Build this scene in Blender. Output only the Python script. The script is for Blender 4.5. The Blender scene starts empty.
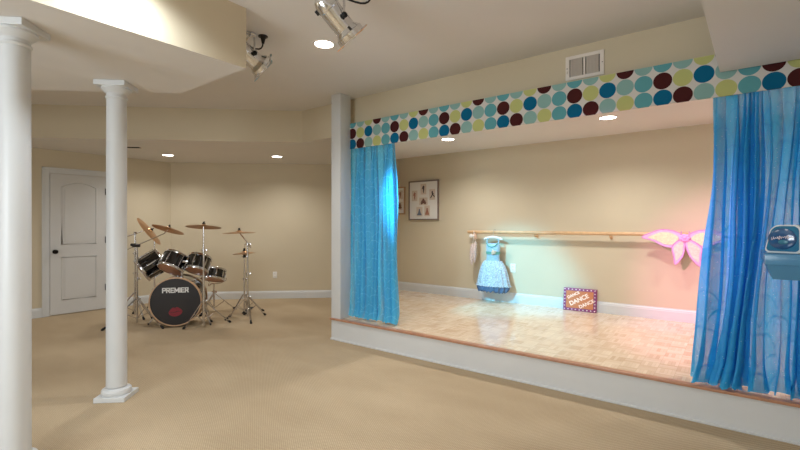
import bpy, bmesh, math, random
from mathutils import Vector, Matrix, Euler
random.seed(4)
C = bpy.context.scene.collection
PI = math.pi
T = 0.6527                      # the stage walls run along x; the camera looks 37 degrees to their left
S_Z, CEIL, LOW = 0.2444, 2.7815, 2.3722      # stage floor, main ceiling, lowered ceilings
GY, BY, WX = 3.79, 5.702, -7.78              # header wall, stage back wall, door wall

# ------------------------------------------------------------------ materials
def lin(c):
    return tuple((x / 12.92 if x <= 0.04045 else ((x + 0.055) / 1.055) ** 2.4) for x in [v / 255 for v in c]) + (1.0,)

def new_mat(name):
    m = bpy.data.materials.new(name); m.use_nodes = True
    nt = m.node_tree; b = nt.nodes['Principled BSDF']
    return m, nt, b

def mat(name, rgb, rough=0.6, metal=0.0, var=0.06, scale=8.0, bump=0.0, bscale=60.0, spec=0.5, trans=0.0, coat=0.0):
    """paint-like material: colour with slight noise variation, optional fine bump"""
    m, nt, b = new_mat(name)
    c = lin(rgb)
    tc = nt.nodes.new('ShaderNodeTexCoord')
    n = nt.nodes.new('ShaderNodeTexNoise'); n.inputs['Scale'].default_value = scale; n.inputs['Detail'].default_value = 3
    nt.links.new(tc.outputs['Object'], n.inputs['Vector'])
    r = nt.nodes.new('ShaderNodeValToRGB')
    r.color_ramp.elements[0].position = 0.3; r.color_ramp.elements[1].position = 0.7
    r.color_ramp.elements[0].color = tuple(x * (1 - var) for x in c[:3]) + (1,)
    r.color_ramp.elements[1].color = tuple(min(1, x * (1 + var)) for x in c[:3]) + (1,)
    nt.links.new(n.outputs['Fac'], r.inputs['Fac']); nt.links.new(r.outputs['Color'], b.inputs['Base Color'])
    b.inputs['Roughness'].default_value = rough; b.inputs['Metallic'].default_value = metal
    b.inputs['Specular IOR Level'].default_value = spec
    if trans: b.inputs['Transmission Weight'].default_value = trans
    if coat: b.inputs['Coat Weight'].default_value = coat; b.inputs['Coat Roughness'].default_value = 0.08
    if bump:
        n2 = nt.nodes.new('ShaderNodeTexNoise'); n2.inputs['Scale'].default_value = bscale; n2.inputs['Detail'].default_value = 4
        nt.links.new(tc.outputs['Object'], n2.inputs['Vector'])
        bp = nt.nodes.new('ShaderNodeBump'); bp.inputs['Strength'].default_value = bump; bp.inputs['Distance'].default_value = 0.01
        nt.links.new(n2.outputs['Fac'], bp.inputs['Height']); nt.links.new(bp.outputs['Normal'], b.inputs['Normal'])
    return m

def emit(name, rgb, strength):
    m, nt, b = new_mat(name)
    b.inputs['Base Color'].default_value = lin(rgb)
    b.inputs['Emission Color'].default_value = lin(rgb); b.inputs['Emission Strength'].default_value = strength
    return m

class G:
    """tiny node-graph writer"""
    def __init__(s, nt): s.nt = nt
    def m(s, op, a, b=None, c=None):
        n = s.nt.nodes.new('ShaderNodeMath'); n.operation = op
        for i, v in enumerate((a, b, c)):
            if v is None: continue
            if isinstance(v, (int, float)): n.inputs[i].default_value = v
            else: s.nt.links.new(v, n.inputs[i])
        return n.outputs[0]
    def mix(s, f, a, b):
        n = s.nt.nodes.new('ShaderNodeMix'); n.data_type = 'RGBA'
        for k, v in ((0, f), (6, a), (7, b)):
            if isinstance(v, (int, float)): n.inputs[k].default_value = v
            elif isinstance(v, tuple): n.inputs[k].default_value = v
            else: s.nt.links.new(v, n.inputs[k])
        return n.outputs[2]
    def xyz(s, out='Object'):
        t = s.nt.nodes.new('ShaderNodeTexCoord'); p = s.nt.nodes.new('ShaderNodeSeparateXYZ')
        s.nt.links.new(t.outputs[out], p.inputs[0]); return p.outputs[0], p.outputs[1], p.outputs[2]
    def vec(s, x, y, z=0.0):
        n = s.nt.nodes.new('ShaderNodeCombineXYZ')
        for i, v in enumerate((x, y, z)):
            if isinstance(v, (int, float)): n.inputs[i].default_value = v
            else: s.nt.links.new(v, n.inputs[i])
        return n.outputs[0]
    def noise(s, v, scale, detail=3):
        n = s.nt.nodes.new('ShaderNodeTexNoise'); n.inputs['Scale'].default_value = scale; n.inputs['Detail'].default_value = detail
        if v is not None: s.nt.links.new(v, n.inputs['Vector'])
        return n.outputs['Fac']
    def white(s, v):
        n = s.nt.nodes.new('ShaderNodeTexWhiteNoise'); n.noise_dimensions = '3D'; s.nt.links.new(v, n.inputs['Vector']); return n.outputs['Value']
    def ramp(s, f, stops, const=False):
        n = s.nt.nodes.new('ShaderNodeValToRGB')
        if const: n.color_ramp.interpolation = 'CONSTANT'
        e = n.color_ramp.elements
        while len(e) < len(stops): e.new(0.5)
        for i, (p, c) in enumerate(stops): e[i].position = p; e[i].color = c
        s.nt.links.new(f, n.inputs['Fac']); return n.outputs['Color']
    def bump(s, h, b, strength=0.3, dist=0.01):
        n = s.nt.nodes.new('ShaderNodeBump'); n.inputs['Strength'].default_value = strength; n.inputs['Distance'].default_value = dist
        s.nt.links.new(h, n.inputs['Height']); s.nt.links.new(n.outputs[0], b.inputs['Normal'])

M = {}
M['wall'] = mat('tan_wall_paint', (203, 191, 166), 0.75, var=0.015, scale=2.0, bump=0.04, bscale=220, spec=0.3)
M['ceiling'] = mat('ceiling_paint', (221, 218, 214), 0.85, var=0.012, scale=2.0, bump=0.05, bscale=150, spec=0.2)
M['white'] = mat('white_trim_paint', (207, 209, 209), 0.42, var=0.015, scale=4.0)
M['door'] = mat('door_paint', (206, 206, 204), 0.45, var=0.015, scale=4.0, bump=0.03, bscale=90)
M['chrome'] = mat('polished_chrome', (215, 215, 218), 0.16, 1.0, var=0.03, scale=20)
M['brushed'] = mat('polished_aluminium', (226, 226, 228), 0.16, 1.0, var=0.05, scale=30)
M['rubber'] = mat('black_rubber', (18, 18, 19), 0.7, var=0.1, scale=40)
M['blackshell'] = mat('black_lacquer', (10, 10, 12), 0.12, var=0.1, scale=5, coat=0.6)
M['headblack'] = mat('black_drum_skin', (26, 19, 18), 0.5, var=0.08, scale=12)
M['skin'] = mat('amber_drum_skin', (186, 132, 98), 0.4, var=0.06, scale=12)
M['hoopwood'] = mat('maple_hoop', (196, 160, 126), 0.35, var=0.08, scale=20)
M['whiteink'] = mat('white_print', (232, 232, 230), 0.6, var=0.02)
M['redlip'] = mat('red_lip_print', (128, 18, 36), 0.5, var=0.12, scale=30)
M['darklip'] = mat('dark_lip_line', (58, 8, 16), 0.6, var=0.1, scale=30)
M['nosing'] = mat('oak_nosing', (176, 128, 100), 0.4, var=0.12, scale=14)
M['barre'] = mat('oak_barre', (206, 168, 126), 0.4, var=0.1, scale=14)
M['darkmetal'] = mat('oil_rubbed_bronze', (30, 24, 22), 0.35, 0.8, var=0.1, scale=20)
M['grille'] = mat('vent_enamel', (224, 216, 208), 0.5, var=0.02)
M['dark'] = mat('dark_duct', (40, 34, 30), 0.9, var=0.1)
M['plastic'] = mat('white_plastic', (232, 230, 224), 0.4, var=0.01)
M['lens'] = emit('lamp_lens', (255, 250, 240), 9.0)
M['parlens'] = emit('stage_lamp_lens', (255, 252, 245), 5.0)
M['ambergel'] = mat('amber_gel_frame', (226, 150, 86), 0.35, var=0.05, trans=0.3)
M['bluegel'] = mat('blue_gel_frame', (110, 160, 178), 0.35, var=0.05, trans=0.3)
M['pinkgel'] = mat('pink_gel_frame', (222, 110, 160), 0.35, var=0.05, trans=0.3)
M['mat_board'] = mat('white_mat_board', (226, 222, 216), 0.8, var=0.01)
M['frame_grey'] = mat('grey_brown_frame', (126, 110, 100), 0.45, var=0.1, scale=30)
M['frame_tan'] = mat('tan_wood_frame', (176, 142, 108), 0.45, var=0.1, scale=30)
M['photo'] = mat('cream_photo_paper', (208, 192, 176), 0.6, var=0.05, scale=30)
M['sil_brown'] = mat('brown_figure_print', (112, 78, 66), 0.7, var=0.2, scale=60)
M['sil_dark'] = mat('dark_figure_print', (66, 56, 60), 0.7, var=0.2, scale=60)
M['sil_blue'] = mat('slate_figure_print', (104, 112, 130), 0.7, var=0.2, scale=60)
M['sil_rust'] = mat('rust_figure_print', (160, 110, 92), 0.7, var=0.2, scale=60)
M['purple'] = mat('plum_sign_border', (138, 62, 110), 0.5, var=0.04)
M['orange'] = mat('orange_sign_panel', (196, 116, 70), 0.5, var=0.04)
M['signtext'] = mat('cream_sign_letters', (248, 218, 200), 0.5, var=0.02)
M['bulb'] = mat('white_sign_bulb', (250, 240, 238), 0.3, var=0.01)
M['bodice'] = mat('pale_blue_satin', (150, 178, 194), 0.5, var=0.14, scale=60, bump=0.2, bscale=120)
M['lace'] = mat('white_blue_lace', (168, 182, 194), 0.8, var=0.45, scale=70, bump=0.5, bscale=130)
M['tulle'] = mat('slate_tulle', (84, 108, 142), 0.85, var=0.25, scale=60, bump=0.4, bscale=120)
M['sash'] = mat('green_sash', (92, 152, 140), 0.5, var=0.08)
M['rosette'] = mat('beige_rosette', (196, 172, 150), 0.7, var=0.15, scale=60)
M['hanger'] = mat('padded_hanger', (226, 224, 226), 0.7, var=0.04)
M['slipper'] = mat('patterned_slipper', (206, 190, 184), 0.7, var=0.35, scale=110)
M['ribbon'] = mat('white_ribbon', (236, 228, 222), 0.6, var=0.03)
M['pinkwood'] = mat('pale_wood_block', (206, 172, 148), 0.5, var=0.1, scale=30)
M['wingpink'] = mat('pink_wing_mesh', (226, 176, 212), 0.5, var=0.08, scale=25, bump=0.1, bscale=120)
M['wingrim'] = mat('violet_wing_wire', (204, 140, 200), 0.45, var=0.08, scale=30)
M['wingyellow'] = mat('yellow_glitter_wing', (232, 216, 176), 0.45, var=0.12, scale=60, bump=0.3, bscale=150)
M['wingpeach'] = mat('peach_glitter_wing', (234, 206, 190), 0.45, var=0.12, scale=60, bump=0.3, bscale=150)
M['flower'] = mat('bright_pink_flower', (240, 160, 214), 0.5, var=0.1, scale=60)
M['ledge'] = mat('blue_grey_ledge_paint', (74, 132, 172), 0.2, var=0.03)
M['podshell'] = mat('white_gadget_shell', (214, 222, 224), 0.3, var=0.01, coat=0.3)
M['podblue'] = mat('blue_gadget_face', (22, 110, 150), 0.2, var=0.08, scale=30, coat=0.6)
M['poddark'] = mat('dark_gadget_dome', (28, 82, 130), 0.12, var=0.2, scale=25, coat=1.0)
M['podteal'] = mat('teal_gadget_glint', (56, 122, 146), 0.2, var=0.1)
M['podink'] = mat('silver_gadget_print', (214, 206, 214), 0.3, var=0.1)
M['cymbal'] = mat('bronze_cymbal', (186, 142, 100), 0.34, 0.85, var=0.1, scale=16)
M['cable'] = mat('black_cable', (16, 15, 15), 0.55, var=0.1)

# carpet: beige loop pile with fine diagonal rows
m, nt, b = new_mat('beige_carpet'); g = G(nt); M['carpet'] = m
x, y, z = g.xyz()
big = g.noise(g.vec(g.m('MULTIPLY', x, 0.6), g.m('MULTIPLY', y, 1.1)), 1.3, 4)
row = g.m('MULTIPLY', g.m('SINE', g.m('MULTIPLY', g.m('ADD', x, g.m('MULTIPLY', y, 0.35)), 300.0)), g.m('SINE', g.m('MULTIPLY', y, 330.0)))
fine = g.noise(g.vec(x, y), 190.0, 2)
k = g.m('ADD', g.m('MULTIPLY', row, 0.16), g.m('ADD', g.m('MULTIPLY', fine, 0.45), g.m('MULTIPLY', big, 0.45)))
col = g.ramp(k, [(0.25, lin((158, 138, 110))), (0.74, lin((208, 189, 159)))])
nt.links.new(col, b.inputs['Base Color']); b.inputs['Roughness'].default_value = 0.95; b.inputs['Specular IOR Level'].default_value = 0.1
g.bump(g.m('ADD', g.m('MULTIPLY', row, 0.5), fine), b, 0.5, 0.006)

# parquet: square blocks of strips, alternate blocks turned
m, nt, b = new_mat('maple_parquet'); g = G(nt); M['parquet'] = m
x, y, z = g.xyz(); BLK = 0.118; NS = 5.0
bx_ = g.m('DIVIDE', x, BLK); by_ = g.m('DIVIDE', y, BLK)
ix = g.m('FLOOR', bx_); iy = g.m('FLOOR', by_); fx = g.m('FRACT', bx_); fy = g.m('FRACT', by_)
par = g.m('MODULO', g.m('ABSOLUTE', g.m('ADD', ix, iy)), 2.0)
sc = g.m('ADD', g.m('MULTIPLY', fx, par), g.m('MULTIPLY', fy, g.m('SUBTRACT', 1.0, par)))
si = g.m('FLOOR', g.m('MULTIPLY', sc, NS)); sf = g.m('FRACT', g.m('MULTIPLY', sc, NS))
tone = g.m('ADD', g.m('MULTIPLY', g.white(g.vec(ix, iy, si)), 0.62), g.m('MULTIPLY', g.white(g.vec(ix, iy, 77.0)), 0.38))
lo = g.m('ADD', g.m('MULTIPLY', fy, par), g.m('MULTIPLY', fx, g.m('SUBTRACT', 1.0, par)))
grain = g.noise(g.vec(g.m('MULTIPLY', sc, 26.0), g.m('MULTIPLY', lo, 3.0), tone), 1.6, 3)
tone = g.m('ADD', g.m('MULTIPLY', tone, 0.75), g.m('MULTIPLY', grain, 0.25))
col = g.ramp(tone, [(0.1, lin((196, 168, 140))), (0.55, lin((220, 199, 174))), (0.95, lin((234, 217, 194)))])
edge = g.m('MINIMUM', g.m('MINIMUM', sf, g.m('SUBTRACT', 1.0, sf)), 1.0)
gap = g.m('LESS_THAN', edge, 0.04)
eb = g.m('MINIMUM', g.m('MINIMUM', fx, g.m('SUBTRACT', 1.0, fx)), g.m('MINIMUM', fy, g.m('SUBTRACT', 1.0, fy)))
gap2 = g.m('LESS_THAN', eb, 0.014)
gg = g.m('MAXIMUM', g.m('MULTIPLY', gap, 0.35), g.m('MULTIPLY', gap2, 0.3))
col = g.mix(gg, col, lin((150, 112, 84)))
nt.links.new(col, b.inputs['Base Color']); b.inputs['Roughness'].default_value = 0.14
b.inputs['Specular IOR Level'].default_value = 0.5

# polka-dot valance cloth: three rows, five-colour repeat
VX0, VSP, VZ = -3.50, 0.1228, 2.343
m, nt, b = new_mat('polka_dot_cloth'); g = G(nt); M['dots'] = m
x, y, z = g.xyz()
cx = g.m('ADD', g.m('DIVIDE', g.m('SUBTRACT', x, VX0), VSP), 0.5 + 50)
rz = g.m('ADD', g.m('DIVIDE', g.m('SUBTRACT', z, VZ), VSP), 1.5)
ix = g.m('FLOOR', cx); iz = g.m('FLOOR', rz)
dx = g.m('SUBTRACT', g.m('FRACT', cx), 0.5); dz = g.m('SUBTRACT', g.m('FRACT', rz), 0.5)
r = g.m('SQRT', g.m('ADD', g.m('MULTIPLY', dx, dx), g.m('MULTIPLY', dz, dz)))
inside = g.m('LESS_THAN', r, 0.487)
idx = g.m('ADD', g.m('MULTIPLY', g.m('MINIMUM', g.m('MAXIMUM', iz, 0.0), 2.0), 5.0), g.m('MODULO', ix, 5.0))
DM, DG, DB, DL, DT = (70, 30, 30), (182, 186, 120), (8, 96, 134), (134, 172, 168), (92, 156, 164)
seq = [DB, DM, DL, DG, DT,   DM, DG, DB, DL, DT,   DT, DL, DG, DM, DL]
col = g.ramp(g.m('DIVIDE', g.m('ADD', idx, 0.5), 15.0), [(i / 15.0, lin(c)) for i, c in enumerate(seq)], True)
col = g.mix(inside, lin((206, 203, 198)), col)
nt.links.new(col, b.inputs['Base Color']); b.inputs['Roughness'].default_value = 0.85; b.inputs['Specular IOR Level'].default_value = 0.15
g.bump(g.noise(None, 400.0, 2), b, 0.15, 0.002)

# sheer turquoise curtain with fish-scale print and glitter
def sheer(name, base, line, op_lo, op_hi, sr=0.11, flip=False):
    m, nt, b = new_mat(name); g = G(nt)
    u, v, _ = g.xyz('UV')                                # u, v in metres of cloth
    vr = g.m('DIVIDE', v, sr); iv = g.m('FLOOR', vr)
    uu = g.m('ADD', g.m('DIVIDE', u, sr * 1.25), g.m('MULTIPLY', g.m('MODULO', g.m('ABSOLUTE', iv), 2.0), 0.5))
    fu = g.m('SUBTRACT', g.m('FRACT', uu), 0.5)
    arc = g.m('MULTIPLY', g.m('MULTIPLY', fu, fu), 2.6)  # scallop height above the row line
    d = g.m('ABSOLUTE', g.m('SUBTRACT', g.m('FRACT', vr), g.m('SUBTRACT', 0.8, arc) if flip else g.m('ADD', arc, 0.08)))
    ln = g.m('LESS_THAN', d, 0.055)
    vo = nt.nodes.new('ShaderNodeTexVoronoi'); vo.inputs['Scale'].default_value = 42.0
    nt.links.new(g.vec(u, v), vo.inputs['Vector'])
    gl = g.m('LESS_THAN', vo.outputs['Distance'], 0.085)
    cloud = g.noise(g.vec(u, g.m('MULTIPLY', v, 0.4)), 4.0, 3)
    col = g.mix(g.m('MULTIPLY', ln, 0.36), lin(base), lin(line))
    col = g.mix(g.m('MULTIPLY', gl, 0.8), col, lin((190, 232, 250)))
    nt.links.new(col, b.inputs['Base Color']); b.inputs['Roughness'].default_value = 0.55
    tr = nt.nodes.new('ShaderNodeBsdfTranslucent'); nt.links.new(col, tr.inputs['Color'])
    mx = nt.nodes.new('ShaderNodeMixShader'); mx.inputs[0].default_value = 0.35
    nt.links.new(b.outputs[0], mx.inputs[1]); nt.links.new(tr.outputs[0], mx.inputs[2])
    tp = nt.nodes.new('ShaderNodeBsdfTransparent'); tp.inputs['Color'].default_value = (0.80, 0.93, 1.0, 1)
    al = nt.nodes.new('ShaderNodeMapRange'); al.inputs[3].default_value = op_lo; al.inputs[4].default_value = op_hi
    al.inputs[1].default_value = 0.3; al.inputs[2].default_value = 0.7
    nt.links.new(cloud, al.inputs[0])
    op = g.m('MINIMUM', g.m('ADD', al.outputs[0], g.m('ADD', g.m('MULTIPLY', ln, 0.1), g.m('MULTIPLY', gl, 0.5))), 1.0)
    m2 = nt.nodes.new('ShaderNodeMixShader'); nt.links.new(op, m2.inputs[0])
    nt.links.new(tp.outputs[0], m2.inputs[1]); nt.links.new(mx.outputs[0], m2.inputs[2])
    nt.links.new(m2.outputs[0], nt.nodes['Material Output'].inputs['Surface'])
    return m
M['sheer_lit'] = sheer('lit_turquoise_sheer', (84, 196, 238), (130, 216, 246), 0.72, 0.92, 0.10, True)  # blue spotlight's brightness put into the base colour of this curtain
M['sheer_dim'] = sheer('dim_turquoise_sheer', (50, 178, 236), (22, 124, 194), 0.70, 0.95, 0.125, True)  # same cloth where less light falls, toned down in its colour

# ------------------------------------------------------------------ mesh helpers
def faces_of(r): return {f for v in r['verts'] for f in v.link_faces}
class MB:
    """collects shapes into one mesh"""
    def __init__(s): s.b = bmesh.new()
    def box(s, lo, hi, mtx=None, bev=0.0):
        r = bmesh.ops.create_cube(s.b, size=1.0)
        c = [(lo[i] + hi[i]) / 2 for i in range(3)]; d = [abs(hi[i] - lo[i]) for i in range(3)]
        for v in r['verts']: v.co = Vector((v.co.x * d[0] + c[0], v.co.y * d[1] + c[1], v.co.z * d[2] + c[2]))
        vs = r['verts']
        if bev:
            e = list({e for v in vs for e in v.link_edges})
            q = bmesh.ops.bevel(s.b, geom=e, offset=bev, segments=2, profile=0.6, affect='EDGES')
            vs = list({v for v in q['verts']} | {v for v in vs if v.is_valid})
        if mtx is not None:
            for v in vs: v.co = mtx @ v.co
        return s
    def cyl(s, p, q, r0, r1=None, n=16, caps=True):
        p = Vector(p); q = Vector(q); r1 = r0 if r1 is None else r1
        d = q - p; L = d.length
        if L < 1e-6: return s
        rot = d.to_track_quat('Z', 'Y').to_matrix().to_4x4()
        mt = Matrix.Translation((p + q) / 2) @ rot
        bmesh.ops.create_cone(s.b, cap_ends=caps, segments=n, radius1=r0, radius2=r1, depth=L, matrix=mt)
        return s
    def tube(s, pts, r, n=8, closed=False):
        """swept round bar along points; r may be a list"""
        P = [Vector(p) for p in pts]; N = len(P); rings = []
        up = None
        for i, p in enumerate(P):
            if closed: t = (P[(i + 1) % N] - P[i - 1]).normalized()
            else: t = (P[min(i + 1, N - 1)] - P[max(i - 1, 0)]).normalized()
            if up is None:
                up = Vector((0, 0, 1)) if abs(t.z) < 0.9 else Vector((1, 0, 0))
            a = (up - t * up.dot(t)).normalized(); bb = t.cross(a); up = a
            rr = r[i] if isinstance(r, (list, tuple)) else r
            rings.append([s.b.verts.new(p + (a * math.cos(2 * PI * k / n) + bb * math.sin(2 * PI * k / n)) * rr) for k in range(n)])
        for i in range(N if closed else N - 1):
            A = rings[i]; B = rings[(i + 1) % N]
            for k in range(n): s.b.faces.new((A[k], A[(k + 1) % n], B[(k + 1) % n], B[k]))
        if not closed:
            s.b.faces.new(rings[0][::-1]); s.b.faces.new(rings[-1])
        return s
    def lathe(s, prof, mtx=None, n=32, cap=True):
        """prof: list of (r, z) about local z"""
        rings = []
        for r, z in prof:
            if r < 1e-5: rings.append([s.b.verts.new((0, 0, z))])
            else: rings.append([s.b.verts.new((r * math.cos(2 * PI * k / n), r * math.sin(2 * PI * k / n), z)) for k in range(n)])
        for A, B in zip(rings, rings[1:]):
            for k in range(n):
                q = [A[k % len(A)], A[(k + 1) % n % len(A)], B[(k + 1) % n % len(B)], B[k % len(B)]]
                u = []
                for v in q:
                    if v not in u: u.append(v)
                if len(u) > 2:
                    try: s.b.faces.new(u)
                    except ValueError: pass
        if cap:
            if len(rings[0]) > 2: s.b.faces.new(rings[0][::-1])
            if len(rings[-1]) > 2: s.b.faces.new(rings[-1])
        if mtx is not None:
            for R in rings:
                for v in R: v.co = mtx @ v.co
        return s
    def prism(s, poly, z0, z1, mtx=None):
        """polygon (x, y) extruded between z0 and z1"""
        A = [s.b.verts.new((p[0], p[1], z0)) for p in poly]; B = [s.b.verts.new((p[0], p[1], z1)) for p in poly]
        n = len(poly)
        s.b.faces.new(A[::-1]); s.b.faces.new(B)
        for i in range(n): s.b.faces.new((A[i], A[(i + 1) % n], B[(i + 1) % n], B[i]))
        if mtx is not None:
            for v in A + B: v.co = mtx @ v.co
        return s
    def ball(s, c, r, sc=(1, 1, 1), mtx=None, u=16, v=10):
        q = bmesh.ops.create_uvsphere(s.b, u_segments=u, v_segments=v, radius=r)
        for w in q['verts']:
            w.co = Vector((w.co.x * sc[0], w.co.y * sc[1], w.co.z * sc[2]))
            if mtx is not None: w.co = mtx @ w.co
            w.co += Vector(c)
        return s
    def build(s, name, m, parent=None, smooth=True, ang=35):
        bmesh.ops.recalc_face_normals(s.b, faces=s.b.faces)
        me = bpy.data.meshes.new(name); s.b.to_mesh(me); s.b.free()
        for mm in (m if isinstance(m, (list, tuple)) else [m]): me.materials.append(M[mm])
        o = bpy.data.objects.new(name, me); C.objects.link(o)
        if smooth:
            for p in me.polygons: p.use_smooth = True
            me.set_sharp_from_angle(angle=math.radians(ang))
        if parent is not None: o.parent = parent
        return o

def tag(o, label, cat, group=None):
    o['label'] = label; o['category'] = cat
    if group: o['group'] = group
    return o
def thing(name, label, cat, loc=(0, 0, 0), rotz=0.0, group=None):
    o = bpy.data.objects.new(name, None); C.objects.link(o); o.empty_display_size = 0.1
    o.location = loc; o.rotation_euler = (0, 0, rotz)
    return tag(o, label, cat, group)
def struct(o):
    o['kind'] = 'structure'; return o
def dup(o, parent=None):
    c = o.copy(); C.objects.link(c)
    if parent is not None: c.parent = parent
    for ch in list(o.children): dup(ch, c)
    return c
def axis_mtx(loc, zdir, xdir=None):
    """frame whose local z is zdir"""
    z = Vector(zdir).normalized()
    xd = Vector(xdir) if xdir is not None else (Vector((1, 0, 0)) if abs(z.x) < 0.9 else Vector((0, 1, 0)))
    xx = (xd - z * xd.dot(z)).normalized(); yy = z.cross(xx)
    return Matrix.Translation(Vector(loc)) @ Matrix((xx, yy, z)).transposed().to_4x4()
def text_mesh(name, body, size, m, parent, mtx, extrude=0.002, offset=0.0, sx=1.0, shear=0.0, bevel=0.0):
    cu = bpy.data.curves.new(name, 'FONT'); cu.body = body; cu.size = size; cu.extrude = extrude; cu.offset = offset
    cu.align_x = 'CENTER'; cu.align_y = 'CENTER'; cu.shear = shear; cu.bevel_depth = bevel
    t = bpy.data.objects.new(name + '_src', cu); C.objects.link(t)
    dg = bpy.context.evaluated_depsgraph_get(); dg.update()
    me = bpy.data.meshes.new_from_object(t.evaluated_get(dg)); bpy.data.objects.remove(t); bpy.data.curves.remove(cu)
    me.transform(mtx @ Matrix.Diagonal((sx, 1, 1, 1)))
    me.materials.clear(); me.materials.append(M[m]); me.name = name
    o = bpy.data.objects.new(name, me); C.objects.link(o)
    if parent is not None: o.parent = parent
    return o

# ------------------------------------------------------------------ the room
struct(MB().box((-8.0, -2.7, -0.1), (0.9, 6.1, 0.0)).build('floor', 'carpet', smooth=False))
struct(MB().box((WX - 0.1, -2.6, 0.0), (WX, 3.66, CEIL)).build('wall_left', 'wall', smooth=False))
DV = Vector((0.7336, 0.6796, 0)); DN = Vector((0.6796, -0.7336, 0)); D0 = Vector((WX, 3.657, 0))      # drum wall direction, normal into the room
dm = Matrix.Translation(D0) @ Matrix.Rotation(math.atan2(DV.y, DV.x), 4, 'Z')
struct(MB().box((-0.05, 0.0, 0.0), (3.05, 0.1, LOW), dm).build('wall_angled', 'wall', smooth=False))
struct(MB().box((-5.62, BY, 0.0), (0.88, BY + 0.1, LOW)).build('wall_back', 'wall', smooth=False))
struct(MB().box((0.78, -2.6, 0.0), (0.88, BY, CEIL)).build('wall_right', 'wall', smooth=False))
ws0, ws1 = Vector((-3.74, 3.72, 0)), Vector((-4.66, BY, 0)); dd = (ws1 - ws0)
wm = Matrix.Translation(ws0) @ Matrix.Rotation(math.atan2(dd.y, dd.x), 4, 'Z')
struct(MB().box((0, -0.05, 0), (dd.length, 0.05, LOW), wm).build('wall_stage_side', 'wall', smooth=False))
# rear wall behind the camera; its unseen window is added for fill light
q = MB()
q.box((WX, -2.7, 0), (-3.2, -2.6, CEIL)); q.box((-0.9, -2.7, 0), (0.88, -2.6, CEIL))
q.box((-3.2, -2.7, 0), (-0.9, -2.6, 0.75)); q.box((-3.2, -2.7, 2.15), (-0.9, -2.6, CEIL))
struct(q.build('wall_rear', 'wall', smooth=False))
q = MB()
for x0, x1, z0, z1 in ((-3.2, -3.12, .75, 2.15), (-.98, -.9, .75, 2.15), (-3.12, -.98, .75, .83), (-3.12, -.98, 2.07, 2.15), (-2.09, -2.01, .83, 2.07)):
    q.box((x0, -2.69, z0), (x1, -2.61, z1))
struct(q.build('added_window_1', 'white', smooth=False))
# ceilings: the high one, the lowered one over alcove and stage, and the two boxed soffits
struct(MB().box((-8.0, -2.7, CEIL), (0.9, 6.1, CEIL + 0.1)).build('ceiling', 'ceiling', smooth=False))
def soffit(name, poly, z0, z1=CEIL):
    o = struct(MB().prism(poly, z0, z1).build(name, ['wall', 'ceiling'], smooth=False))
    for p in o.data.polygons: p.material_index = 1 if p.normal.z < -0.5 else 0
    return o
soffit('ceiling_alcove', [(WX, 0.715), (-4.53, 3.775), (-4.50, GY), (0.78, GY), (0.78, BY), (-5.62, BY), (WX, 3.657)], LOW)
soffit('ceiling_beam', [(-2.66, -2.6), (-2.66, 1.755), (-3.60, 1.766), (-5.75, -0.19), (-7.78, -1.9), (-7.78, -2.6)], LOW)
o = soffit('ceiling_soffit', [(-0.29, -2.6), (0.78, -2.6), (0.78, 3.655), (-0.0945, 3.655)], 2.33)
for p in o.data.polygons: p.material_index = 1
struct(MB().box((-0.0945, 3.655, 2.33), (0.78, 3.662, 2.338)).build('trim_5', 'white', smooth=False))

# stage platform
SP = [(-3.66, 3.545), (0.78, 3.545), (0.78, BY), (-4.64, BY), (-3.72, 3.72)]
struct(MB().prism(SP, 0.0, S_Z - 0.004).build('trim_1', 'white', smooth=False))
struct(MB().prism(SP, S_Z - 0.004, S_Z).build('floor_stage', 'parquet', smooth=False))
q = MB(); q.box((-3.675, 3.522, 0.0), (0.78, 3.545, S_Z - 0.02)); q.box((-3.685, 3.510, 0.0), (0.78, 3.524, 0.018), bev=0.004)
struct(q.build('trim_2', 'white', smooth=False))
struct(MB().box((-3.69, 3.503, S_Z - 0.02), (0.78, 3.56, S_Z + 0.0015), bev=0.006).build('trim_3', 'nosing'))
# square white post at the stage corner
struct(MB().box((-3.679, 3.524, S_Z), (-3.535, 3.69, CEIL), bev=0.004).build('trim_4', 'white'))

def baseboard(name, p, q_, z0=0.0, h=0.135, th=0.016):
    """board with stepped cap from p to q_, room on the right-hand side of the run"""
    p = Vector((p[0], p[1], 0)); q_ = Vector((q_[0], q_[1], 0)); d = q_ - p
    mt = Matrix.Translation(p) @ Matrix.Rotation(math.atan2(d.y, d.x), 4, 'Z'); L = d.length
    prof = [(0, 0), (-th, 0), (-th, h * .74), (-th * .8, h * .78), (-th * .8, h * .86), (-th * .35, h * .93), (-th * .3, h), (0, h)]
    rx = Matrix(((0, 0, 1, 0), (1, 0, 0, 0), (0, 1, 0, z0), (0, 0, 0, 1)))
    return struct(MB().prism(prof, 0, L, mt @ rx).build(name, 'white', smooth=False))
baseboard('baseboard_left', (WX, -2.6), (WX, 1.875))
baseboard('baseboard_door', (WX, 2.745), (WX, 3.66))
baseboard('baseboard_angled', D0, D0 + DV * 3.0)
baseboard('baseboard_stage', (-4.62, BY), (0.78, BY), S_Z)

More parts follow.
